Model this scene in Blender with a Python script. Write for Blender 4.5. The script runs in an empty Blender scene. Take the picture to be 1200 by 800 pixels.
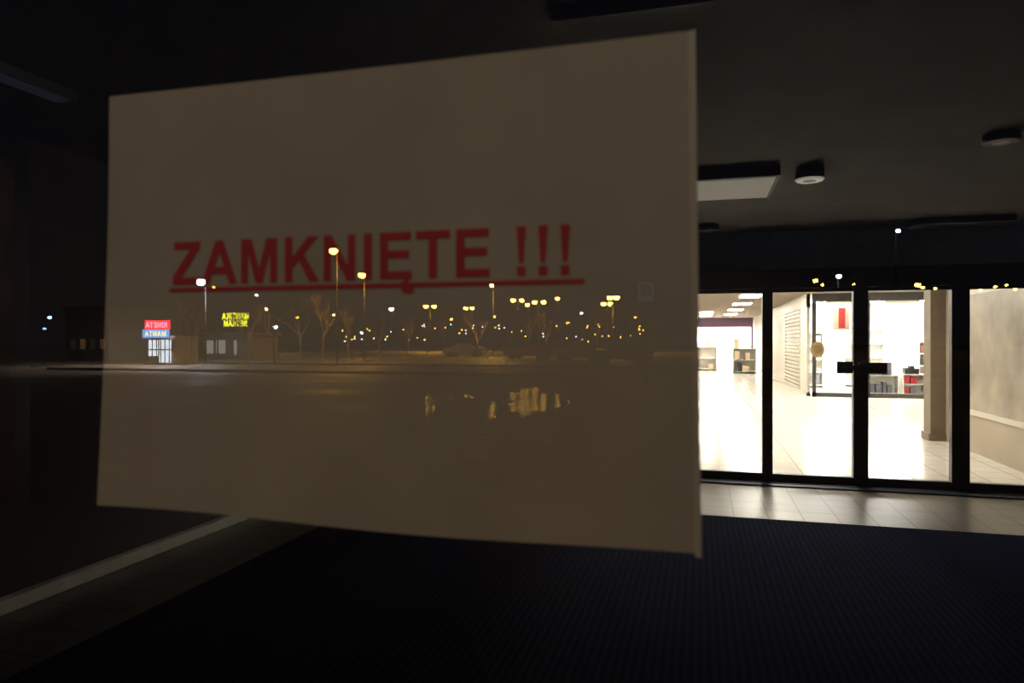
import bpy, bmesh, math, random
from mathutils import Vector, Matrix
from mathutils.geometry import tessellate_polygon
random.seed(7)
S = bpy.context.scene
S.view_settings.view_transform = 'Standard'

# ------------------------------------------------------------------ helpers
A = math.radians(15.4)
s, c = math.sin(A), math.cos(A)
F = 800.0
CAM_H = 1.6
D = 0.286           # distance of the lens from the glass of the entrance door

def pt(u, v, z):
    t = (u - 600) / F
    return Vector((z * (-s + t * c), z * (c + t * s), CAM_H + z * (400 - v) / F))

def street(u, v, z):
    """a place in the street behind the photographer, seen mirrored in the glass"""
    p = pt(u, v, z)
    return Vector((p.x, 2 * D - p.y, p.z))

def mat(name, col, rough=0.6, metal=0.0, noise=0.0, nscale=8.0, bump=0.0, emis=None, estr=0.0, spec=0.5, bscale=None, bdist=0.02):
    m = bpy.data.materials.new(name); m.use_nodes = True
    nt = m.node_tree; b = nt.nodes['Principled BSDF']
    b.inputs['Base Color'].default_value = (*col, 1)
    b.inputs['Roughness'].default_value = rough
    b.inputs['Metallic'].default_value = metal
    b.inputs['Specular IOR Level'].default_value = spec
    tc = nt.nodes.new('ShaderNodeTexCoord')
    if noise > 0:
        n = nt.nodes.new('ShaderNodeTexNoise'); n.inputs['Scale'].default_value = nscale
        n.inputs['Detail'].default_value = 5
        nt.links.new(tc.outputs['Object'], n.inputs['Vector'])
        r = nt.nodes.new('ShaderNodeValToRGB')
        r.color_ramp.elements[0].position = 0.3; r.color_ramp.elements[1].position = 0.7
        r.color_ramp.elements[0].color = (*[x * (1 - noise) for x in col], 1)
        r.color_ramp.elements[1].color = (*[min(1, x * (1 + noise)) for x in col], 1)
        nt.links.new(n.outputs['Fac'], r.inputs['Fac'])
        nt.links.new(r.outputs['Color'], b.inputs['Base Color'])
    if bump > 0:
        n2 = nt.nodes.new('ShaderNodeTexNoise'); n2.inputs['Scale'].default_value = bscale or nscale * 3
        nt.links.new(tc.outputs['Object'], n2.inputs['Vector'])
        bp = nt.nodes.new('ShaderNodeBump'); bp.inputs['Strength'].default_value = bump
        bp.inputs['Distance'].default_value = bdist
        nt.links.new(n2.outputs['Fac'], bp.inputs['Height'])
        nt.links.new(bp.outputs['Normal'], b.inputs['Normal'])
    if emis:
        b.inputs['Emission Color'].default_value = (*emis, 1)
        b.inputs['Emission Strength'].default_value = estr
    return m

def tile_mat(name, col, mortar, w, h, rough, off=0.0, msize=0.006, rot=0.0, vary=0.85, bump=0.3):
    m = bpy.data.materials.new(name); m.use_nodes = True
    nt = m.node_tree; b = nt.nodes['Principled BSDF']
    tc = nt.nodes.new('ShaderNodeTexCoord')
    mp = nt.nodes.new('ShaderNodeMapping'); mp.inputs['Rotation'].default_value = (0, 0, rot)
    br = nt.nodes.new('ShaderNodeTexBrick')
    br.offset = off
    br.inputs['Scale'].default_value = 1
    br.inputs['Brick Width'].default_value = w
    br.inputs['Row Height'].default_value = h
    br.inputs['Mortar Size'].default_value = msize
    br.inputs['Color1'].default_value = (*col, 1)
    br.inputs['Color2'].default_value = (*[x * vary for x in col], 1)
    br.inputs['Mortar'].default_value = (*mortar, 1)
    nt.links.new(tc.outputs['Object'], mp.inputs['Vector'])
    nt.links.new(mp.outputs['Vector'], br.inputs['Vector'])
    nt.links.new(br.outputs['Color'], b.inputs['Base Color'])
    n = nt.nodes.new('ShaderNodeTexNoise'); n.inputs['Scale'].default_value = 3
    nt.links.new(tc.outputs['Object'], n.inputs['Vector'])
    mr = nt.nodes.new('ShaderNodeMapRange')
    mr.inputs['To Min'].default_value = rough * 0.85; mr.inputs['To Max'].default_value = rough * 1.2
    nt.links.new(n.outputs['Fac'], mr.inputs['Value'])
    nt.links.new(mr.outputs['Result'], b.inputs['Roughness'])
    if bump:
        bp = nt.nodes.new('ShaderNodeBump'); bp.inputs['Strength'].default_value = bump; bp.inputs['Distance'].default_value = 0.004
        bp.invert = True
        nt.links.new(br.outputs['Fac'], bp.inputs['Height'])
        nt.links.new(bp.outputs['Normal'], b.inputs['Normal'])
    return m

def emit(name, col, st):
    m = bpy.data.materials.new(name); m.use_nodes = True
    nt = m.node_tree; nt.nodes.clear()
    e = nt.nodes.new('ShaderNodeEmission'); e.inputs[0].default_value = (*col, 1); e.inputs[1].default_value = st
    o = nt.nodes.new('ShaderNodeOutputMaterial'); nt.links.new(e.outputs[0], o.inputs[0])
    return m

def glass(name, base, graz=0.6, tint=(1, 1, 1)):
    """thin pane: transparent with a mirror reflection rising at grazing angles, same from both sides"""
    m = bpy.data.materials.new(name); m.use_nodes = True
    nt = m.node_tree; nt.nodes.clear()
    tr = nt.nodes.new('ShaderNodeBsdfTransparent'); tr.inputs[0].default_value = (*tint, 1)
    gl = nt.nodes.new('ShaderNodeBsdfGlossy'); gl.inputs['Roughness'].default_value = 0.0
    lw = nt.nodes.new('ShaderNodeLayerWeight'); lw.inputs['Blend'].default_value = 0.5
    pw = nt.nodes.new('ShaderNodeMath'); pw.operation = 'POWER'; pw.inputs[1].default_value = 4.0
    ma = nt.nodes.new('ShaderNodeMath'); ma.operation = 'MULTIPLY_ADD'
    ma.inputs[1].default_value = graz; ma.inputs[2].default_value = base; ma.use_clamp = True
    mx = nt.nodes.new('ShaderNodeMixShader'); o = nt.nodes.new('ShaderNodeOutputMaterial')
    nt.links.new(lw.outputs['Facing'], pw.inputs[0]); nt.links.new(pw.outputs[0], ma.inputs[0]); nt.links.new(ma.outputs[0], mx.inputs[0])
    nt.links.new(tr.outputs[0], mx.inputs[1]); nt.links.new(gl.outputs[0], mx.inputs[2])
    nt.links.new(mx.outputs[0], o.inputs[0])
    return m

def finish(name, bm, mats, parent=None, bevel=0.0):
    me = bpy.data.meshes.new(name); bm.normal_update(); bm.to_mesh(me); bm.free()
    for m in mats: me.materials.append(m)
    o = bpy.data.objects.new(name, me); S.collection.objects.link(o)
    if parent: o.parent = parent
    if bevel:
        md = o.modifiers.new('bevel', 'BEVEL'); md.width = bevel; md.segments = 2; md.limit_method = 'ANGLE'
    return o

def add_box(bm, x0, x1, y0, y1, z0, z1, mi=0):
    vs = [bm.verts.new(p) for p in ((x0,y0,z0),(x1,y0,z0),(x1,y1,z0),(x0,y1,z0),(x0,y0,z1),(x1,y0,z1),(x1,y1,z1),(x0,y1,z1))]
    for f in ((3,2,1,0),(4,5,6,7),(0,1,5,4),(1,2,6,5),(2,3,7,6),(3,0,4,7)):
        fc = bm.faces.new([vs[i] for i in f]); fc.material_index = mi

def boxes(name, lst, mats, parent=None, bevel=0.0):
    bm = bmesh.new()
    for b in lst:
        add_box(bm, *b[:6], b[6] if len(b) > 6 else 0)
    return finish(name, bm, mats, parent, bevel)

def add_cyl(bm, p0, p1, r0, r1, n=12, mi=0, cap=True):
    p0, p1 = Vector(p0), Vector(p1)
    d = (p1 - p0).normalized()
    q = d.to_track_quat('Z', 'Y')
    a, b = [], []
    for i in range(n):
        an = 2 * math.pi * i / n
        o = q @ Vector((math.cos(an), math.sin(an), 0))
        a.append(bm.verts.new(p0 + o * r0)); b.append(bm.verts.new(p1 + o * r1))
    for i in range(n):
        j = (i + 1) % n
        f = bm.faces.new((a[i], a[j], b[j], b[i])); f.material_index = mi; f.smooth = n > 6
    if cap:
        f = bm.faces.new(a[::-1]); f.material_index = mi
        f = bm.faces.new(b); f.material_index = mi

def add_ball(bm, p, rx, ry, rz, mi=0, seg=12):
    r = bmesh.ops.create_uvsphere(bm, u_segments=seg, v_segments=seg // 2 + 2, radius=1.0,
        matrix=Matrix.Translation(p) @ Matrix.Diagonal((rx, ry, rz, 1)))
    fs = set()
    for v in r['verts']:
        for f in v.link_faces: fs.add(f)
    for f in fs: f.material_index = mi; f.smooth = True

def pane(name, x0, x1, y, z0, z1, m, parent=None):
    bm = bmesh.new()
    bm.faces.new([bm.verts.new(p) for p in ((x0,y,z0),(x1,y,z0),(x1,y,z1),(x0,y,z1))])
    return finish(name, bm, [m], parent)

def empty(name):
    e = bpy.data.objects.new(name, None); S.collection.objects.link(e); return e

# letters, cap height 716, advance widths of a bold grotesque
G = {
 'Z': (611, [[(22,0),(590,0),(590,121),(208,121),(583,600),(583,716),(48,716),(48,595),(382,595),(22,135)]]),
 'A': (722, [[(0,0),(157,0),(436,716),(283,716)], [(283,716),(436,716),(718,0),(561,0)], [(195,163),(520,163),(480,284),(240,284)]]),
 'M': (833, [[(71,0),(205,0),(205,716),(71,716)], [(628,0),(762,0),(762,716),(628,716)],
             [(140,716),(275,716),(486,0),(350,0)], [(558,716),(693,716),(483,0),(347,0)]]),
 'K': (722, [[(75,0),(219,0),(219,216),(335,335),(533,0),(720,0),(436,437),(706,716),(511,716),(219,398),(219,716),(75,716)]]),
 'N': (722, [[(75,0),(209,0),(209,467),(498,0),(643,0),(643,716),(509,716),(509,238),(215,716),(75,716)]]),
 'I': (278, [[(70,0),(214,0),(214,716),(70,716)]]),
 'E': (667, [[(73,0),(618,0),(618,121),(217,121),(217,315),(577,315),(577,436),(217,436),(217,595),(604,595),(604,716),(73,716)]]),
 'T': (611, [[(233,0),(378,0),(378,595),(590,595),(590,716),(21,716),(21,595),(233,595)]]),
 '!': (333, [[(125,190),(200,190),(240,716),(88,716)], [(97,0),(232,0),(232,137),(97,137)]]),
 ' ': (278, []),
}
G['\u0118'] = (667, G['E'][1] + [[(500,10),(600,10),(545,-60),(535,-105),(560,-135),(600,-138),(650,-122),(665,-200),(600,-222),(530,-224),(450,-190),(425,-125),(450,-55)]])

def add_text(bm, txt, origin, xdir, em, sx=1.0, mi=0, off=Vector((0,0,0))):
    x = 0
    for ch in txt:
        adv, polys = G[ch]
        for k, poly in enumerate(polys):
            vs = [bm.verts.new(origin + xdir * ((x + px) / 1000 * em * sx) + Vector((0,0,1)) * (py / 1000 * em) + off * (1 + 0.15 * k)) for px, py in poly]
            for tri in tessellate_polygon([[Vector((px, py, 0)) for px, py in poly]]):
                f = bm.faces.new([vs[i] for i in tri]); f.material_index = mi
        x += adv

# ------------------------------------------------------------------ materials
m_ceil = mat('dark_ceiling_paint', (0.062, 0.051, 0.045), 0.8, noise=0.15, nscale=2)
m_wall = mat('dark_wall_paint', (0.065, 0.047, 0.044), 0.7, noise=0.15, nscale=2)
m_over = mat('blue_grey_panel', (0.20, 0.32, 0.48), 0.5, noise=0.1)
m_frame = mat('dark_aluminium', (0.018, 0.026, 0.042), 0.35, 0.4)
m_ext = mat('facade_render', (0.09, 0.085, 0.08), 0.8, noise=0.2, nscale=3, bump=0.2)
m_tile = tile_mat('vestibule_tile', (0.18, 0.155, 0.13), (0.03, 0.03, 0.03), 0.30, 0.30, 0.33, bump=0)
m_mall = tile_mat('mall_floor_tile', (0.80, 0.76, 0.68), (0.36, 0.31, 0.25), 0.40, 0.40, 0.16, vary=0.94)
m_skirt = mat('light_stone_skirting', (0.88, 0.84, 0.74), 0.5, noise=0.08)
m_beige = mat('beige_mall_wall', (0.34, 0.285, 0.215), 0.45, noise=0.12, nscale=1.5)
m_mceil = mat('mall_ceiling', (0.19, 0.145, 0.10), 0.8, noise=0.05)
m_white = mat('white_laminate', (0.85, 0.84, 0.82), 0.4)
m_outglass = glass('entrance_glass', 0.125)
m_inglass = glass('inner_glass', 0.05, 0.6, (0.96, 0.98, 0.97))
m_shopglass = glass('shop_glass', 0.03, 0.5, (0.97, 0.98, 0.98))
m_col = mat('brown_column', (0.15, 0.11, 0.07), 0.5, noise=0.1)

# ribbed mat
m_mat = bpy.data.materials.new('ribbed_mat'); m_mat.use_nodes = True
nt = m_mat.node_tree; b = nt.nodes['Principled BSDF']
tc = nt.nodes.new('ShaderNodeTexCoord')
wv = nt.nodes.new('ShaderNodeTexWave'); wv.bands_direction = 'X'; wv.inputs['Scale'].default_value = 7; wv.inputs['Distortion'].default_value = 0.4
wv2 = nt.nodes.new('ShaderNodeTexNoise'); wv2.inputs['Scale'].default_value = 40
ad = nt.nodes.new('ShaderNodeMath'); ad.operation = 'MULTIPLY'
rp = nt.nodes.new('ShaderNodeValToRGB')
rp.color_ramp.elements[0].color = (0.002, 0.003, 0.012, 1); rp.color_ramp.elements[1].color = (0.012, 0.024, 0.100, 1)
bp = nt.nodes.new('ShaderNodeBump'); bp.inputs['Strength'].default_value = 0.5; bp.inputs['Distance'].default_value = 0.006
nt.links.new(tc.outputs['Object'], wv.inputs['Vector']); nt.links.new(tc.outputs['Object'], wv2.inputs['Vector'])
nt.links.new(wv.outputs['Fac'], ad.inputs[0]); nt.links.new(wv2.outputs['Fac'], ad.inputs[1])
nt.links.new(ad.outputs[0], rp.inputs['Fac']); nt.links.new(rp.outputs['Color'], b.inputs['Base Color'])
nt.links.new(wv.outputs['Fac'], bp.inputs['Height']); nt.links.new(bp.outputs['Normal'], b.inputs['Normal'])
b.inputs['Roughness'].default_value = 0.95; b.inputs['Specular IOR Level'].default_value = 0.02

# ------------------------------------------------------------------ vestibule shell
YD = 8.3; XL = -4.0; XR = 3.8; HC = 2.85
boxes('floor', [(XL-0.1, XR+0.1, D-0.05, YD+0.06, -0.12, 0.0)], [m_tile])
boxes('ceiling', [(XL-0.1, XR+0.1, D-0.05, YD+0.06, HC, HC+0.15)], [m_ceil])
boxes('wall_left', [(XL-0.15, XL, D-0.05, YD+0.06, 0, HC)], [m_wall])
boxes('wall_right', [(XR, XR+0.15, D-0.05, YD-0.03, 0, HC)], [m_wall])
boxes('wall_back', [(XL, XR, YD-0.02, YD+0.06, 2.40, HC, 0), (XL, -1.22, YD-0.02, YD+0.06, 0, 2.40, 1)], [m_over, m_wall])
boxes('baseboard_left', [(XL, XL+0.07, D+0.1, YD-0.03, 0, 0.085)], [m_skirt], bevel=0.005)
boxes('entrance_mat', [(-3.15, 3.3, 0.5, 6.5, 0.0, 0.012)], [m_mat])

# inner automatic door assembly
dr = empty('sliding_door')
xs = [-1.19, -0.225, 0.74, 1.705, 2.67, 3.78]
fr = [(-1.22, XR, YD-0.07, YD+0.07, 2.20, 2.42), (-1.22, XR, YD-0.28, YD+0.05, 0.0, 0.018),
      (-1.22, XR, YD-0.04, YD+0.04, 0.018, 0.10)]
for x, w in zip(xs, (0.03, 0.03, 0.055, 0.075, 0.085, 0.02)):
    fr.append((x-w, x+w, YD-0.05, YD+0.05, 0.0, 2.20))
for a0, a1 in zip(xs[:-1], xs[1:]):
    fr.append((a0, a1, YD-0.025, YD+0.025, 2.155, 2.20))
boxes('door_frame', fr, [m_frame], dr, bevel=0.004)
for i, (a0, a1) in enumerate(zip(xs[:-1], xs[1:])):
    pane('glass_pane_%d' % i, a0, a1, YD, 0.09, 2.17, m_inglass, dr)
boxes('lock_plate', [(1.46, 1.62, YD-0.085, YD-0.05, 1.25, 1.38), (1.67, 1.96, YD-0.085, YD-0.05, 1.25, 1.37), (1.62, 1.67, YD-0.075, YD-0.045, 1.29, 1.34)],
      [mat('black_plastic', (0.012, 0.012, 0.014), 0.4)], dr, bevel=0.004)
m_st = bpy.data.materials.new('sticker_film'); m_st.use_nodes = True
nt = m_st.node_tree; nt.nodes.clear()
tl = nt.nodes.new('ShaderNodeBsdfTranslucent'); tl.inputs[0].default_value = (0.26, 0.18, 0.09, 1)
o_ = nt.nodes.new('ShaderNodeOutputMaterial'); nt.links.new(tl.outputs[0], o_.inputs[0])
bm = bmesh.new()
vs = [bm.verts.new((1.27 + 0.075*math.cos(2*math.pi*i/32), YD-0.004, 1.51 + 0.09*math.sin(2*math.pi*i/32))) for i in range(32)]
bm.faces.new(vs)
for k in range(4):
    zz = 1.465 + k*0.026; hw = 0.045 if k in (1,2) else 0.03
    bm.faces.new([bm.verts.new(q) for q in ((1.27-hw, YD-0.006, zz), (1.27+hw, YD-0.006, zz), (1.27+hw, YD-0.006, zz+0.010), (1.27-hw, YD-0.006, zz+0.010))]).material_index = 1
finish('round_sticker', bm, [m_st, mat('sticker_brown', (0.25,0.18,0.10), 0.5)], dr)
boxes('motion_sensor', [(1.6, 1.84, YD-0.13, YD-0.07, 2.28, 2.35)], [m_frame], dr, bevel=0.01)

# ceiling fixtures
m_dark = mat('fixture_dark', (0.025, 0.023, 0.022), 0.5)
m_pan = mat('diffuser', (0.6, 0.56, 0.48), 0.5, emis=(1, 0.93, 0.78), estr=0.09)
p = empty('ceiling_panel_light')
boxes('housing', [(-0.20, 0.55, 5.15, 5.93, HC-0.075, HC, 0), ], [m_dark], p, bevel=0.006)
boxes('diffuser', [(-0.17, 0.52, 5.19, 5.89, HC-0.082, HC-0.074, 0)], [m_pan], p)
def downlight(pos, r, h, lit):
    bm = bmesh.new()
    x, y = pos
    add_cyl(bm, (x, y, HC), (x, y, HC-h), r*0.95, r, 32, 0)
    add_cyl(bm, (x, y, HC-h), (x, y, HC-h-0.012), r, r*0.9, 32, 1 if lit else 0)
    add_cyl(bm, (x, y, HC-h-0.012), (x, y, HC-h-0.014), r*0.45, r*0.45, 24, 2)
    finish('ceiling_downlight', bm, [m_dark, mat('rim', (0.6,0.58,0.52), 0.4, emis=(1,0.95,0.8), estr=0.2 if lit else 0.0),
           mat('lamp_face', (0.08,0.07,0.06), 0.3)])
downlight((0.76, 5.30), 0.10, 0.085, True)
downlight((0.08, 7.6), 0.12, 0.06, False)
downlight((1.75, 4.75), 0.10, 0.04, False)
downlight((3.05, 6.35), 0.10, 0.05, True)
boxes('air_curtain', [(2.1, 3.0, 7.75, 8.05, HC-0.07, HC)], [m_dark], bevel=0.02)
boxes('ceiling_track', [(-0.55, 0.05, 2.55, 2.59, HC-0.03, HC)], [mat('track_grey', (0.03,0.03,0.03), 0.6)], bevel=0.004)
p = empty('ceiling_strip_light')
boxes('housing', [(-3.12, -3.0, 1.2, 2.72, HC-0.05, HC)], [mat('strip_grey', (0.15,0.17,0.22), 0.5)], p, bevel=0.006)
boxes('tube_cover', [(-3.10, -3.02, 1.24, 2.68, HC-0.058, HC-0.049)], [mat('strip_cover', (0.3,0.34,0.45), 0.4, emis=(0.4,0.55,1.0), estr=0.008)], p)
boxes('notice_board', [(XL+0.01, XL+0.04, 2.0, 3.25, 0.6, 2.78, 0), (XL+0.04, XL+0.045, 2.1, 3.15, 0.7, 2.68, 1)],
      [mat('board_frame', (0.03,0.02,0.018), 0.5), mat('board_face', (0.10,0.035,0.025), 0.6, noise=0.5, nscale=3)], bevel=0.004)

# ------------------------------------------------------------------ mall behind
YE = 42.0
boxes('mall_floor', [(-5, 14, YD+0.06, YE+6, -0.12, 0.0)], [m_mall])
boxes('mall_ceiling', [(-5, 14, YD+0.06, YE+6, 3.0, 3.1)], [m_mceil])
boxes('wall_mall_left', [(-3.0, -2.8, YD+0.06, YE, 0, 3.0)], [m_beige])
boxes('wall_mall_right', [(XR, XR+0.2, YD+0.06, 12.35, 0, 3.0)], [m_beige])
boxes('wall_mall_end', [(-5, 14, YE+5.8, YE+6, 0, 3.0)], [m_white])
boxes('wall_mall_side', [(12.5, 12.7, 12, 30, 0, 3.0), (XR, 12.7, 12.35, 12.5, 0, 3.0)], [m_beige])
boxes('column', [(3.58, 4.0, 12.4, 12.75, 0, 2.99, 0), (3.55, 4.03, 12.37, 12.78, 0, 0.12, 0)], [m_col], bevel=0.01)
boxes('wall_display_case', [(XR-0.05, XR-0.005, 8.7, 12.0, 0.55, 2.35, 0), (XR-0.055, XR-0.05, 8.78, 11.92, 0.63, 2.27, 1)],
      [mat('case_frame', (0.6,0.56,0.48), 0.5), mat('display_face', (0.24,0.20,0.15), 0.35, noise=0.45, nscale=2.0)], bevel=0.005)
bl = [(3.0, 3.12, 21.6, YE-0.1, 0, 0.1), (3.0, 3.12, 21.6, YE-0.1, 2.6, 2.99)]
for i in range(20): bl.append((3.0, 3.06, 23.0, 27.0, 0.12+i*0.125, 0.12+i*0.125+0.075))
bl.append((3.02, 3.1, 21.6, 23.0, 0, 2.99)); bl.append((3.06, 3.1, 23.0, 27.0, 0, 2.99)); bl.append((3.02, 3.1, 27, YE-0.1, 0, 2.99))
boxes('roller_shutter', bl, [mat('shutter_white', (0.62,0.58,0.50), 0.4)])

# mall lights
m_lp = emit('light_panel', (1.0, 0.93, 0.79), 52.0)
ll = []
for y in (10.0, 13.5, 17.5, 21.5, 26, 31, 36):
    ll.append((-1.6, -1.0, y, y+1.2, 2.975, 2.995)); ll.append((1.2, 1.8, y, y+1.2, 2.975, 2.995))
for y in (33.5, 37.5): ll.append((0, 0.6, y, y+1.2, 2.975, 2.995))
for x in (5.4, 8.2):
    for y in (14, 18): ll.append((x, x+0.6, y, y+1.2, 2.975, 2.995))
boxes('ceiling_light_panels', ll, [m_lp])

# shop on the right, facing the entrance
sf = empty('shop_front')
ys = 21.5
fl = [(3.15, 12.48, ys-0.05, ys+0.05, 0, 0.12), (3.15, 12.48, ys-0.06, ys+0.06, 2.75, 2.99)]
for x in (3.2, 4.62, 6.3, 8.0, 9.7, 12.4): fl.append((x-0.05, x+0.05, ys-0.05, ys+0.05, 0, 2.8))
boxes('frame', fl, [mat('shop_frame', (0.05,0.045,0.04), 0.4, 0.3)], sf)
pane('shop_glass', 3.2, 12.4, ys, 0.1, 2.76, m_shopglass, sf)
boxes('wall_shop_back', [(3.15, 12.5, 27.0, 27.2, 0, 3.0)], [m_white])
m_sl = emit('shop_light', (1, 0.97, 0.91), 75.0)
boxes('shop_light_panels', [(x, x+0.7, y, y+1.6, 2.96, 2.99) for x in (3.5, 5.3, 7.2) for y in (22, 24.4)], [m_sl])
goods = [mat('g_red', (0.36,0.015,0.015), 0.5), mat('g_black', (0.010,0.010,0.010), 0.5), mat('g_grey', (0.09,0.10,0.12), 0.5),
         mat('g_brown', (0.12,0.045,0.025), 0.5), mat('g_teal', (0.04,0.09,0.09), 0.5), mat('g_cream', (0.5,0.4,0.28), 0.5)]
m_shelf = mat('shelf_white', (0.8,0.78,0.72), 0.4)
def shelf(name, x0, x1, y0, y1, h, levels, palette, dens=0.8, item=0.16):
    bm = bmesh.new()
    add_box(bm, x0, x0+0.03, y0, y1, 0, h, 0); add_box(bm, x1-0.03, x1, y0, y1, 0, h, 0); add_box(bm, x0, x1, y1-0.03, y1, 0, h, 0)
    for i in range(levels + 1):
        z = 0.08 + i * (h - 0.1) / levels
        add_box(bm, x0+0.03, x1-0.03, y0, y1-0.03, z, z+0.025, 0)
        if i < levels or h < 1.6:
            x = x0 + 0.06
            while x < x1 - 0.1 - item:
                w = item * random.uniform(0.5, 1.1); hh = (h - 0.1) / levels * random.uniform(0.4, 0.85)
                if random.random() < dens:
                    add_box(bm, x, x+w, y0+0.04, y1-0.1, z+0.025, z+0.025+hh, 1 + random.choice(palette))
                x += w + 0.03
    return finish(name, bm, [m_shelf] + goods)
shelf('display_shelf', 4.75, 5.55, 22.0, 22.4, 0.62, 1, [2,2,1,4], 0.95)
shelf('display_shelf', 5.62, 6.22, 21.9, 22.3, 0.66, 2, [0,0,2,1,0], 0.95)
shelf('display_shelf', 3.6, 4.1, 25.5, 25.9, 1.9, 4, [5,3,2,5], 0.5, 0.2)
shelf('display_shelf', 4.9, 6.2, 26.3, 26.8, 2.0, 4, [5,5,0,2], 0.3, 0.2)
shelf('display_shelf', 6.6, 7.9, 24.0, 24.4, 1.6, 4, [0,1,5,3], 0.7, 0.2)
boxes('hanging_poster', [(3.85, 4.30, 22.3, 22.33, 1.95, 2.75, 0), (4.0, 4.18, 22.29, 22.30, 2.0, 2.6, 1), (4.0, 4.02, 22.31, 22.32, 2.75, 2.955, 0)], [goods[5], goods[0]])
boxes('hanging_poster', [(4.72, 4.86, 22.3, 22.33, 1.9, 2.75, 0), (4.78, 4.80, 22.31, 22.32, 2.75, 2.99, 0)], [goods[0]])
shelf('market_stand', 1.6, 2.7, 36.0, 36.8, 1.25, 2, [0,1,5,3,5], 0.6, 0.3)
shelf('market_stand', -0.2, 0.9, 39.0, 39.6, 1.3, 2, [5,5,2,5], 0.4, 0.25)
boxes('shop_fascia', [(-2.75, 2.98, YE, YE+0.2, 2.45, 2.99), (-2.75, -2.65, YE, YE+0.2, 0, 2.45), (2.88, 2.98, YE, YE+0.2, 0, 2.45)], [mat('fascia_purple', (0.10,0.05,0.09), 0.5)])
boxes('shop_light_panels', [(-2+1.4*i, -1.2+1.4*i, YE+1, YE+4.5, 2.96, 2.99) for i in range(4)], [m_sl])

# ------------------------------------------------------------------ entrance facade
fp = empty('entrance_door')
X0, X1 = -0.62, 0.36
boxes('door_frame', [(X0-0.08, X0, D-0.03, D+0.03, 0.0, 2.25), (X1, X1+0.08, D-0.03, D+0.03, 0.0, 2.25),
                     (X0, X1, D-0.03, D+0.03, 0.0, 0.12), (X0, X1, D-0.03, D+0.03, 2.17, 2.25),
                     (X1+0.02, X1+0.05, D-0.09, D-0.06, 0.9, 1.35), (X1+0.02, X1+0.05, D-0.06, D-0.03, 0.95, 0.98), (X1+0.02, X1+0.05, D-0.06, D-0.03, 1.27, 1.30)],
      [m_frame], fp, bevel=0.003)
pane('door_glass', X0, X1, D, 0.12, 2.17, m_outglass, fp)
def window(name, x0, x1, z0, z1, cuts, t=0.05):
    w_ = empty(name)
    fb = [(x0, x1, D-0.03, D+0.03, z0, z0+t), (x0, x1, D-0.03, D+0.03, z1-t, z1)]
    for e in [x0+t/2] + cuts + [x1-t/2]:
        fb.append((e-t/2, e+t/2, D-0.03, D+0.03, z0+t, z1-t))
    boxes('frame', fb, [m_frame], w_, bevel=0.003)
    pane('glass', x0+t, x1-t, D, z0+t, z1-t, m_outglass, w_)
window('window_1', XL, X0-0.085, 0.0, 2.25, [-2.9, -1.8])
window('window_2', X1+0.085, XR, 0.0, 2.25, [1.5, 2.6])
window('window_3', XL, XR, 2.255, HC-0.005, [-2.4, -0.8, 0.8, 2.4])
boxes('wall_front', [(-14, XL-0.03, D-0.1, D+0.2, 0, 4.6), (XR+0.03, 14, D-0.1, D+0.2, 0, 4.6), (XL-0.03, XR+0.03, D-0.1, D+0.2, HC+0.15, 4.6)], [m_ext])
boxes('entrance_canopy', [(-3.5, 3.5, -2.3, D-0.1, 4.15, 4.35)], [m_ext], bevel=0.02)
cl = empty('added_sign_spot')  # unseen spot, added so its narrow cone brightens only the paper sign
LP = Vector((-0.05, -1.5, 3.95)); TG = Vector((-0.14, D, 1.64)); dv = (TG-LP).normalized()
bm = bmesh.new(); add_cyl(bm, (LP.x, LP.y-0.06, 4.15), (LP.x, LP.y-0.06, 4.02), 0.015, 0.015, 10)
add_cyl(bm, LP - dv*0.20, LP - dv*0.07, 0.05, 0.07, 24)
finish('added_spot_body', bm, [m_frame], cl)
ld = bpy.data.lights.new('added_spot_bulb', 'SPOT'); ld.spot_size = math.radians(24); ld.spot_blend = 0.8; ld.shadow_soft_size = 0.03
ld.energy = 68; ld.color = (1, 0.90, 0.72)
lo = bpy.data.objects.new('added_spot_bulb', ld); S.collection.objects.link(lo); lo.parent = cl
lo.location = LP; lo.rotation_euler = dv.to_track_quat('-Z', 'Y').to_euler()

# ------------------------------------------------------------------ the closed notice, taped inside the glass
sg = empty('closed_sign')
yb = D + 0.003
def on_glass(u, v, y=yb):
    t = (u-600)/F; z = y/(c+t*s)
    return Vector((z*(-s+t*c), y, CAM_H + z*(400-v)/F))
TL, TR, BR, BL = on_glass(128,113), on_glass(813,35), on_glass(820,652), on_glass(113,593)
bm = bmesh.new(); NX, NY = 40, 28; grid = []
for j in range(NY+1):
    row = []
    for i in range(NX+1):
        a, b_ = i/NX, j/NY
        q = (TL*(1-a)+TR*a)*(1-b_) + (BL*(1-a)+BR*a)*b_
        q = q.copy()
        q.y += 0.00015*math.sin(a*9+b_*3) * math.sin(b_*5+1) + 0.00015 + 0.0015*max(0, b_-0.55)*(0.6+0.4*math.sin(a*6))
        q.x += 0.0018*math.sin(b_*3.3) * (1-a) * 1.0
        q.z += 0.0011*math.sin(a*7.5+0.4) * (b_) - 0.0005*math.sin(a*3.1)*(1-b_)
        row.append(bm.verts.new(q))
    grid.append(row)
for j in range(NY):
    for i in range(NX):
        f = bm.faces.new((grid[j][i], grid[j+1][i], grid[j+1][i+1], grid[j][i+1])); f.smooth = True
m_paper = mat('paper', (0.40, 0.345, 0.265), 0.85, noise=0.08, nscale=14, spec=0.2)
finish('paper_sheet', bm, [m_paper], sg)
bm = bmesh.new()
add_text(bm, 'ZAMKNI\u0118TE !!!', Vector((-0.2592, D+0.00290, CAM_H+0.0287)), Vector((1,0,0)), 0.0302, 0.970, 0, Vector((0,-0.00004,0)))
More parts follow.
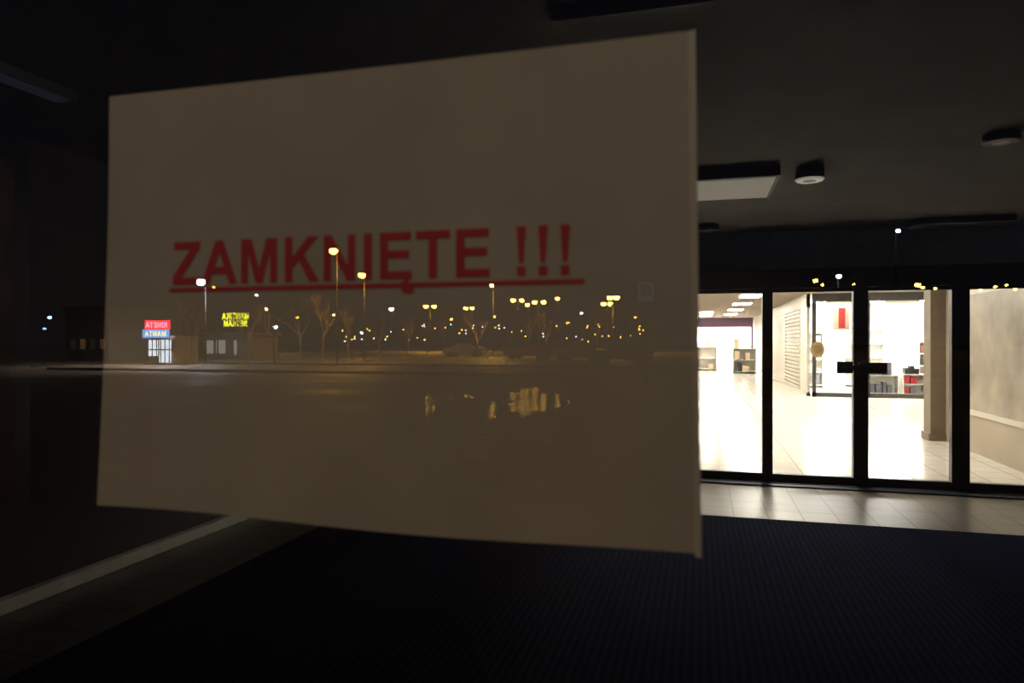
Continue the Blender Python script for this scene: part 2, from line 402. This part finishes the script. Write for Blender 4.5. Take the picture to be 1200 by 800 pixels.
vs = [bm.verts.new(p) for p in ((-0.2605, D+0.00288, CAM_H+0.0250),(-0.0475, D+0.00288, CAM_H+0.0246),(-0.0475, D+0.00288, CAM_H+0.0268),(-0.2605, D+0.00288, CAM_H+0.0272))]
bm.faces.new(vs)
finish('lettering', bm, [mat('red_ink', (0.44, 0.040, 0.036), 0.8, noise=0.08, nscale=60, spec=0.1)], sg)
bm = bmesh.new()
e0, e1, e2, e3 = on_glass(806,37,D+0.0025), on_glass(815,34,D+0.0025), on_glass(822,654,D+0.0025), on_glass(814,651,D+0.0025)
bm.faces.new([bm.verts.new(q) for q in (e0,e3,e2,e1)])
finish('sleeve_edge', bm, [mat('sleeve', (0.46,0.41,0.33), 0.5)], sg)

# ------------------------------------------------------------------ street behind the photographer (seen mirrored in the glass)
m_asph = bpy.data.materials.new('wet_asphalt'); m_asph.use_nodes = True
nt = m_asph.node_tree; b = nt.nodes['Principled BSDF']
tc = nt.nodes.new('ShaderNodeTexCoord')
n = nt.nodes.new('ShaderNodeTexNoise'); n.inputs['Scale'].default_value = 0.25; n.inputs['Detail'].default_value = 6
nt.links.new(tc.outputs['Object'], n.inputs['Vector'])
r = nt.nodes.new('ShaderNodeValToRGB'); r.color_ramp.elements[0].color=(0.15,0.12,0.09,1); r.color_ramp.elements[1].color=(0.28,0.23,0.17,1)
r.color_ramp.elements[0].position=0.35; r.color_ramp.elements[1].position=0.65
nt.links.new(n.outputs['Fac'], r.inputs['Fac']); nt.links.new(r.outputs['Color'], b.inputs['Base Color'])
r2 = nt.nodes.new('ShaderNodeMapRange'); r2.inputs['From Min'].default_value=0.4; r2.inputs['From Max'].default_value=0.6
r2.inputs['To Min'].default_value=0.48; r2.inputs['To Max'].default_value=0.65
nt.links.new(n.outputs['Fac'], r2.inputs['Value']); nt.links.new(r2.outputs['Result'], b.inputs['Roughness'])
b.inputs['Specular IOR Level'].default_value = 0.35
n3 = nt.nodes.new('ShaderNodeTexNoise'); n3.inputs['Scale'].default_value = 12
nt.links.new(tc.outputs['Object'], n3.inputs['Vector'])
bp = nt.nodes.new('ShaderNodeBump'); bp.inputs['Strength'].default_value=0.4; bp.inputs['Distance'].default_value=0.02
nt.links.new(n3.outputs['Fac'], bp.inputs['Height']); nt.links.new(bp.outputs['Normal'], b.inputs['Normal'])
boxes('ground', [(-260, 160, -330, D-0.1, -0.2, 0.0)], [m_asph])

m_pud = mat('puddle_water', (0.02, 0.018, 0.015), 0.035, bump=0.20, nscale=1.0, bscale=4.5, spec=1.0, bdist=0.04)
def puddle(u0, u1, v0, v1, ph=0.0):
    bm = bmesh.new(); vs = []
    for i in range(64):
        an = 2*math.pi*i/64
        k = 1 + 0.12*math.sin(3*an+u0) + 0.12*math.sin(7*an+1) + 0.12*math.sin(13*an+ph)
        u = (u0+u1)/2 + (u1-u0)/2*math.cos(an)*k; v = (v0+v1)/2 + (v1-v0)/2*math.sin(an)*k
        q = street(u, v, CAM_H*F/(v-400)); q.z = 0.006; vs.append(bm.verts.new(q))
    f = bm.faces.new(vs); bm.normal_update()
    if f.normal.z < 0: f.normal_flip()
    finish('puddle', bm, [m_pud])
puddle(562, 588, 468, 490); puddle(592, 664, 456, 486, 2); puddle(498, 508, 460, 494, 1); puddle(515, 555, 462, 468, 3)
m_kerb = mat('kerb_stone', (0.42,0.39,0.34), 0.7, noise=0.1)
boxes('kerb', [(-36, 20, -30.2, -30.0, 0, 0.12), (-36, 60, -41.2, -41.0, 0, 0.12)], [m_kerb])
bm = bmesh.new()
for (ua, va, ub, vb) in ((228,450,272,447),(560,513,625,512),(545,534,605,540),(410,445,470,446),(600,512,645,517)):
    p0 = street(ua, va, CAM_H*F/(va-400)); p1 = street(ub, vb, CAM_H*F/(vb-400)); p0.z = p1.z = 0.005
    n_ = (p1-p0).normalized().cross(Vector((0,0,1)))*0.08
    bm.faces.new([bm.verts.new(q) for q in (p0-n_, p1-n_, p1+n_, p0+n_)])
finish('road_marking', bm, [mat('road_paint', (0.8,0.76,0.68), 0.4)])

m_pole = mat('galvanised_pole', (0.07,0.065,0.06), 0.7, 0.2)
AMB = (1.0, 0.50, 0.06); WHT = (0.85, 0.93, 1.0); WRM = (1.0, 0.66, 0.28)
ecache = {}
def em(col, st):
    k = (col, st)
    if k not in ecache: ecache[k] = emit('lamp_glow', col, st)
    return ecache[k]
def street_lamp(u, v, z, col=AMB, st=60, r=0.25, heads=(0,), power=0):
    r *= 1.15
    P = street(u, v, z)
    px, py, H = P.x, P.y, P.z
    root = empty('street_lamp'); root.location = (px, py, 0)
    bm = bmesh.new()
    add_cyl(bm, (0, 0, 0), (0, 0, H+0.1), 0.07, 0.04, 8)
    for hx in heads:
        add_cyl(bm, (0, 0, H+0.1), (hx, 0.4, H+0.3), 0.04, 0.04, 6)
        add_ball(bm, (hx, 0.5, H+0.12+r*0.4), r*1.3, r*1.6, r*0.35, 0)
        add_ball(bm, (hx, 0.5, H), r, r*1.1, r*0.85, 1)
    finish('pole_and_head', bm, [m_pole, em(col, st)], root)
    if power:
        l = bpy.data.lights.new('bulb', 'SPOT'); l.energy = power; l.color = col; l.spot_size = math.radians(162); l.spot_blend = 0.25
        l.shadow_soft_size = 0.15
        o = bpy.data.objects.new('bulb', l); S.collection.objects.link(o); o.location = (0, 0.5, H-r-0.25)
        o.parent = root
street_lamp(395, 295, 49, AMB, 110, 0.26, power=4000)
street_lamp(427, 323, 66, AMB, 90, 0.30, power=4500)
street_lamp(241, 331, 51, WHT, 110, 0.26, power=4500)
street_lamp(255, 337, 60, AMB, 18, 0.12)
street_lamp(303, 346, 95, WHT, 25, 0.22)
street_lamp(315, 362, 90, WRM, 40, 0.22, power=5000)
street_lamp(326, 383, 70, WHT, 60, 0.18)
street_lamp(460, 362, 125, WHT, 60, 0.40)
street_lamp(504, 359, 110, AMB, 80, 0.36, heads=(-0.5, 0.9), power=14000)
street_lamp(553, 361, 125, AMB, 80, 0.38, heads=(-1.0, 0.2))
street_lamp(578, 335, 75, AMB, 140, 0.22, power=9000)
street_lamp(607, 352, 100, AMB, 110, 0.33, heads=(-0.6, 0.7))
street_lamp(619, 357, 110, AMB, 90, 0.33)
street_lamp(631, 354, 105, AMB, 110, 0.36, heads=(-0.5, 0.9), power=14000)
street_lamp(654, 350, 100, AMB, 90, 0.30)
street_lamp(682, 367, 110, WHT, 40, 0.25)
street_lamp(711, 356, 105, AMB, 110, 0.38, heads=(-0.4, 0.6))
street_lamp(718, 349, 95, AMB, 120, 0.38, heads=(-0.3, 0.6), power=14000)
street_lamp(745, 372, 120, AMB, 30, 0.2)
street_lamp(62, 372, 95, (0.35,0.5,1.0), 30, 0.22)
street_lamp(56, 385, 95, (0.35,0.5,1.0), 14, 0.18)
street_lamp(393, 369, 110, WRM, 20, 0.25)
street_lamp(350, 372, 120, AMB, 20, 0.25)
street_lamp(427, 390, 60, WHT, 25, 0.12)
street_lamp(530, 374, 140, AMB, 30, 0.3)
street_lamp(580, 371, 140, AMB, 30, 0.3)
street_lamp(666, 378, 140, AMB, 30, 0.3)
for (u, v, z, col, r) in ((955,329,90,AMB,0.28),(963,334,110,AMB,0.2),(982,324,80,(0.6,0.75,1.0),0.26),(1000,333,110,AMB,0.16),(1074,334,90,AMB,0.32),(1080,337,100,AMB,0.25),(1095,338,120,AMB,0.25),(1148,340,110,AMB,0.2),(1188,339,110,AMB,0.26),(1165,336,120,AMB,0.26),(1178,334,120,AMB,0.22)):
    street_lamp(u, v, z, col, 90, r)
street_lamp(1050, 272, 45, WHT, 40, 0.13)
bm = bmesh.new()
for i in range(60):
    u = random.uniform(400, 760); z = 170
    P = street(u, random.uniform(380, 400), z); add_ball(bm, P, 0.22, 0.22, 0.22, random.choice((0,0,0,1)), 6)
finish('distant_window_lights', bm, [em(AMB, 18), em(WHT, 12)])

# kiosk with a neon sign
kx0 = street(168, 400, 47).x; kx1 = street(207, 400, 47).x; ky = street(188, 400, 47).y
W = kx1-kx0
m_kb = mat('kiosk_panel', (0.35,0.34,0.33), 0.6)
kk = empty('kiosk')
boxes('body', [(kx0, kx1, ky-2.4, ky, 0, 2.0, 0), (kx0-0.2, kx1+0.2, ky-2.6, ky+0.25, 1.78, 1.86, 0)], [m_kb], kk)
boxes('lit_windows', [(kx0+0.1, kx0+W*0.42, ky, ky+0.02, 0.6, 1.7, 0), (kx0+W*0.48, kx0+W*0.92, ky, ky+0.02, 0.15, 1.72, 0)], [emit('kiosk_window', (0.85,0.93,1.0), 8.0)], kk)
boxes('window_bars', [(kx0+0.1+W*0.16*i, kx0+0.16+W*0.16*i, ky+0.02, ky+0.05, 0.15, 1.72, 0) for i in range(6)] + [(kx0+0.05, kx1-0.05, ky+0.02, ky+0.06, 1.0, 1.08, 0)], [m_pole], kk)
boxes('sign_board', [(kx0, kx1-0.05, ky+0.3, ky+0.4, 1.86, 2.42, 0), (kx0+0.2, kx1, ky+0.3, ky+0.4, 2.42, 3.05, 1)],
      [emit('neon_blue', (0.18,0.45,1.0), 7), emit('neon_red', (1.0,0.02,0.04), 14)], kk)
bm = bmesh.new()
add_text(bm, 'KINETA', Vector((kx1-0.1, ky+0.42, 2.55)), Vector((-1,0,0)), 0.52, 0.95, 0, Vector((0,0.005,0)))
add_text(bm, 'MANTA', Vector((kx1-0.2, ky+0.42, 1.95)), Vector((-1,0,0)), 0.50, 1.0, 1, Vector((0,0.005,0)))
finish('sign_letters', bm, [emit('neon_pink', (1.0,0.35,0.45), 14), emit('neon_yellow', (1.0,0.85,0.35), 12)], kk)
for i in range(3):
    l = bpy.data.lights.new('kiosk_lamp', 'SPOT'); l.energy = 1800; l.spot_size = math.radians(120); l.shadow_soft_size = 0.05; l.color = (1.0,0.86,0.70)
    o = bpy.data.objects.new('kiosk_lamp', l); S.collection.objects.link(o); o.location = (kx0+W*(0.1+0.5*i)+0.0, ky+0.6, 1.84+1.3); o.rotation_euler = (math.radians(25), 0, 0); o.parent = kk

# low shop with yellow sign
z2 = 62
a0, a1 = street(232, 400, z2).x, street(300, 400, z2).x; yy = street(265, 400, z2).y
sh = empty('corner_shop')
boxes('body', [(a0, a1, yy-4, yy, 0, 2.3, 0), (a0-0.3, a1+0.3, yy-4.3, yy+0.4, 2.2, 2.4, 0)], [mat('shop_dark', (0.2,0.18,0.16), 0.7)], sh)
boxes('lit_windows', [(a0+0.3, a0+1.1, yy, yy+0.03, 0.5, 1.7, 0), (a0+1.4, a0+2.4, yy, yy+0.03, 0.5, 1.7, 0), (a0+3.3, a0+3.6, yy, yy+0.03, 0.4, 1.7, 0)], [emit('window_dim', (0.9,0.85,0.75), 1.5)], sh)
bm = bmesh.new()
add_text(bm, 'MANTIKA', Vector((a1-0.1, yy+0.1, 3.60)), Vector((-1,0,0)), 0.80, 0.78, 0, Vector((0,0.01,0)))
add_text(bm, 'NETKAM', Vector((a1-0.3, yy+0.1, 2.96)), Vector((-1,0,0)), 0.75, 0.78, 0, Vector((0,0.01,0)))
finish('sign_letters', bm, [emit('sign_yellow', (0.85,0.85,0.02), 15)], sh)
boxes('sign_rack', [(a0+1.4, a0+1.45, yy, yy+0.05, 2.4, 4.2), (a1-0.4, a1-0.35, yy, yy+0.05, 2.4, 4.2), (a0+1.4, a1-0.3, yy, yy+0.05, 3.53, 3.58)], [m_pole], sh)

# dark apartment building on the far left
b0 = street(70, 400, 55).x; b1 = street(135, 400, 55).x; by = street(100, 400, 55).y
bw = [(b0, b1, by-8, by, 0, 4.2, 0), (b0-0.2, b1+0.2, by-8.2, by+0.2, 4.2, 4.4, 0)]
for i in range(4): bw.append((b0+0.5+i*1.0, b0+1.0+i*1.0, by, by+0.03, 1.0, 1.8, 1 if i in (1,3) else 2))
boxes('apartment_building', bw, [mat('plaster_dark', (0.14,0.12,0.10), 0.8, noise=0.2), emit('window_amber', (1,0.55,0.25), 0.35), emit('window_faint', (0.5,0.4,0.3), 0.12)])

# road sign
rs = street(757, 343, 26)
bm = bmesh.new(); add_cyl(bm, (rs.x, rs.y, 0), (rs.x, rs.y, rs.z+0.4), 0.03, 0.03, 8)
add_box(bm, rs.x-0.3, rs.x+0.3, rs.y+0.03, rs.y+0.05, rs.z-0.35, rs.z+0.4, 1)
add_box(bm, rs.x-0.2, rs.x+0.2, rs.y+0.05, rs.y+0.055, rs.z-0.1, rs.z+0.3, 2)
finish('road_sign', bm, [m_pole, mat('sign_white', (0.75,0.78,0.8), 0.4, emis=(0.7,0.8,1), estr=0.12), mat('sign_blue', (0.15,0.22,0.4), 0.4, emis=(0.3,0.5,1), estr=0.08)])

# bare trees
def tree_mesh(seed):
    rnd = random.Random(seed); bm = bmesh.new()
    def grow(p, d, L, r, k):
        q = p + d*L
        add_cyl(bm, p, q, r, r*0.7, 5 if k < 2 else 3, 0, False)
        if k == 5: return
        for i in range(rnd.choice((2,3)) if k else 4):
            nd = (d + Vector((rnd.uniform(-1,1), rnd.uniform(-1,1), rnd.uniform(-0.2,0.7)))*0.75).normalized()
            grow(q, nd, L*rnd.uniform(0.55,0.8), r*0.62, k+1)
    grow(Vector((0,0,0)), Vector((rnd.uniform(-.05,.05),0,1)).normalized(), 1.9, 0.11, 0)
    me = bpy.data.meshes.new('bare_tree'); bm.to_mesh(me); bm.free(); return me
m_bark = mat('bark', (0.40,0.28,0.16), 0.9)
tms = [tree_mesh(i) for i in range(4)]
for me in tms: me.materials.append(m_bark)
for i, (u, z) in enumerate([(222,46),(290,50),(322,46),(352,60),(378,52),(408,70),(445,58),(478,75),(522,62),(560,80),(598,66),(640,78),(676,60),(700,72),(735,56),(765,64),(500,90),(620,95)]):
    P = street(u, 400, z)
    o = bpy.data.objects.new('bare_tree', tms[i % 4]); S.collection.objects.link(o)
    o.location = (P.x, P.y, 0); sc = random.uniform(0.75, 1.05); o.scale = (sc, sc, sc); o.rotation_euler = (0, 0, i*1.3)

# parked cars
def car(u, z, col, yaw):
    P = street(u, 400, z); bm = bmesh.new()
    prof = [(-2.1,0.35),(-2.15,0.75),(-1.95,0.95),(-1.1,1.05),(-0.5,1.45),(0.7,1.47),(1.45,1.05),(2.05,0.95),(2.12,0.6),(2.05,0.32)]
    L_, R_ = [], []
    for x, zz in prof:
        w = 0.84 if zz < 1.1 else 0.66
        L_.append(bm.verts.new((x,-w,zz))); R_.append(bm.verts.new((x,w,zz)))
    for i in range(len(prof)):
        j = (i+1) % len(prof); f = bm.faces.new((L_[i],R_[i],R_[j],L_[j])); f.material_index = 1 if i in (3,5) else 0
    bm.faces.new(L_); bm.faces.new(R_[::-1])
    for sy in (-1,1):
        vs = [bm.verts.new((x, sy*w, zz)) for x, w, zz in ((-0.95,0.79,1.07),(-0.45,0.69,1.38),(0.65,0.69,1.40),(1.25,0.79,1.07))]
        f = bm.faces.new(vs); f.material_index = 1
        for wx in (-1.3,1.3): add_cyl(bm, (wx, sy*0.72, 0.32), (wx, sy*0.88, 0.32), 0.32, 0.32, 20, 2)
    o = finish('parked_car', bm, [mat('car_paint', col, 0.25, 0.4), mat('car_glass', (0.02,0.02,0.025), 0.08), mat('tyre', (0.015,0.015,0.015), 0.8)])
    o.location = (P.x, P.y, 0); o.rotation_euler = (0,0,yaw)
car(680, 54, (0.4,0.38,0.36), 0.2); car(728, 48, (0.2,0.2,0.22), 0.1); car(620, 60, (0.3,0.1,0.08), 0.15); car(545, 70, (0.4,0.4,0.42), 0.0)

# ------------------------------------------------------------------ night sky
w = bpy.data.worlds.new('night'); S.world = w; w.use_nodes = True
w.node_tree.nodes['Background'].inputs[0].default_value = (0.45, 0.42, 0.6, 1)
w.node_tree.nodes['Background'].inputs[1].default_value = 0.035

# ------------------------------------------------------------------ camera
cd = bpy.data.cameras.new('camera'); cd.lens = 24; cd.sensor_width = 36; cd.clip_start = 0.01; cd.clip_end = 1000
cd.dof.use_dof = True; cd.dof.focus_distance = 9.0; cd.dof.aperture_fstop = 12
co = bpy.data.objects.new('camera', cd); S.collection.objects.link(co)
co.location = (0, 0, CAM_H); co.rotation_euler = (math.radians(90), 0, A)
S.camera = co
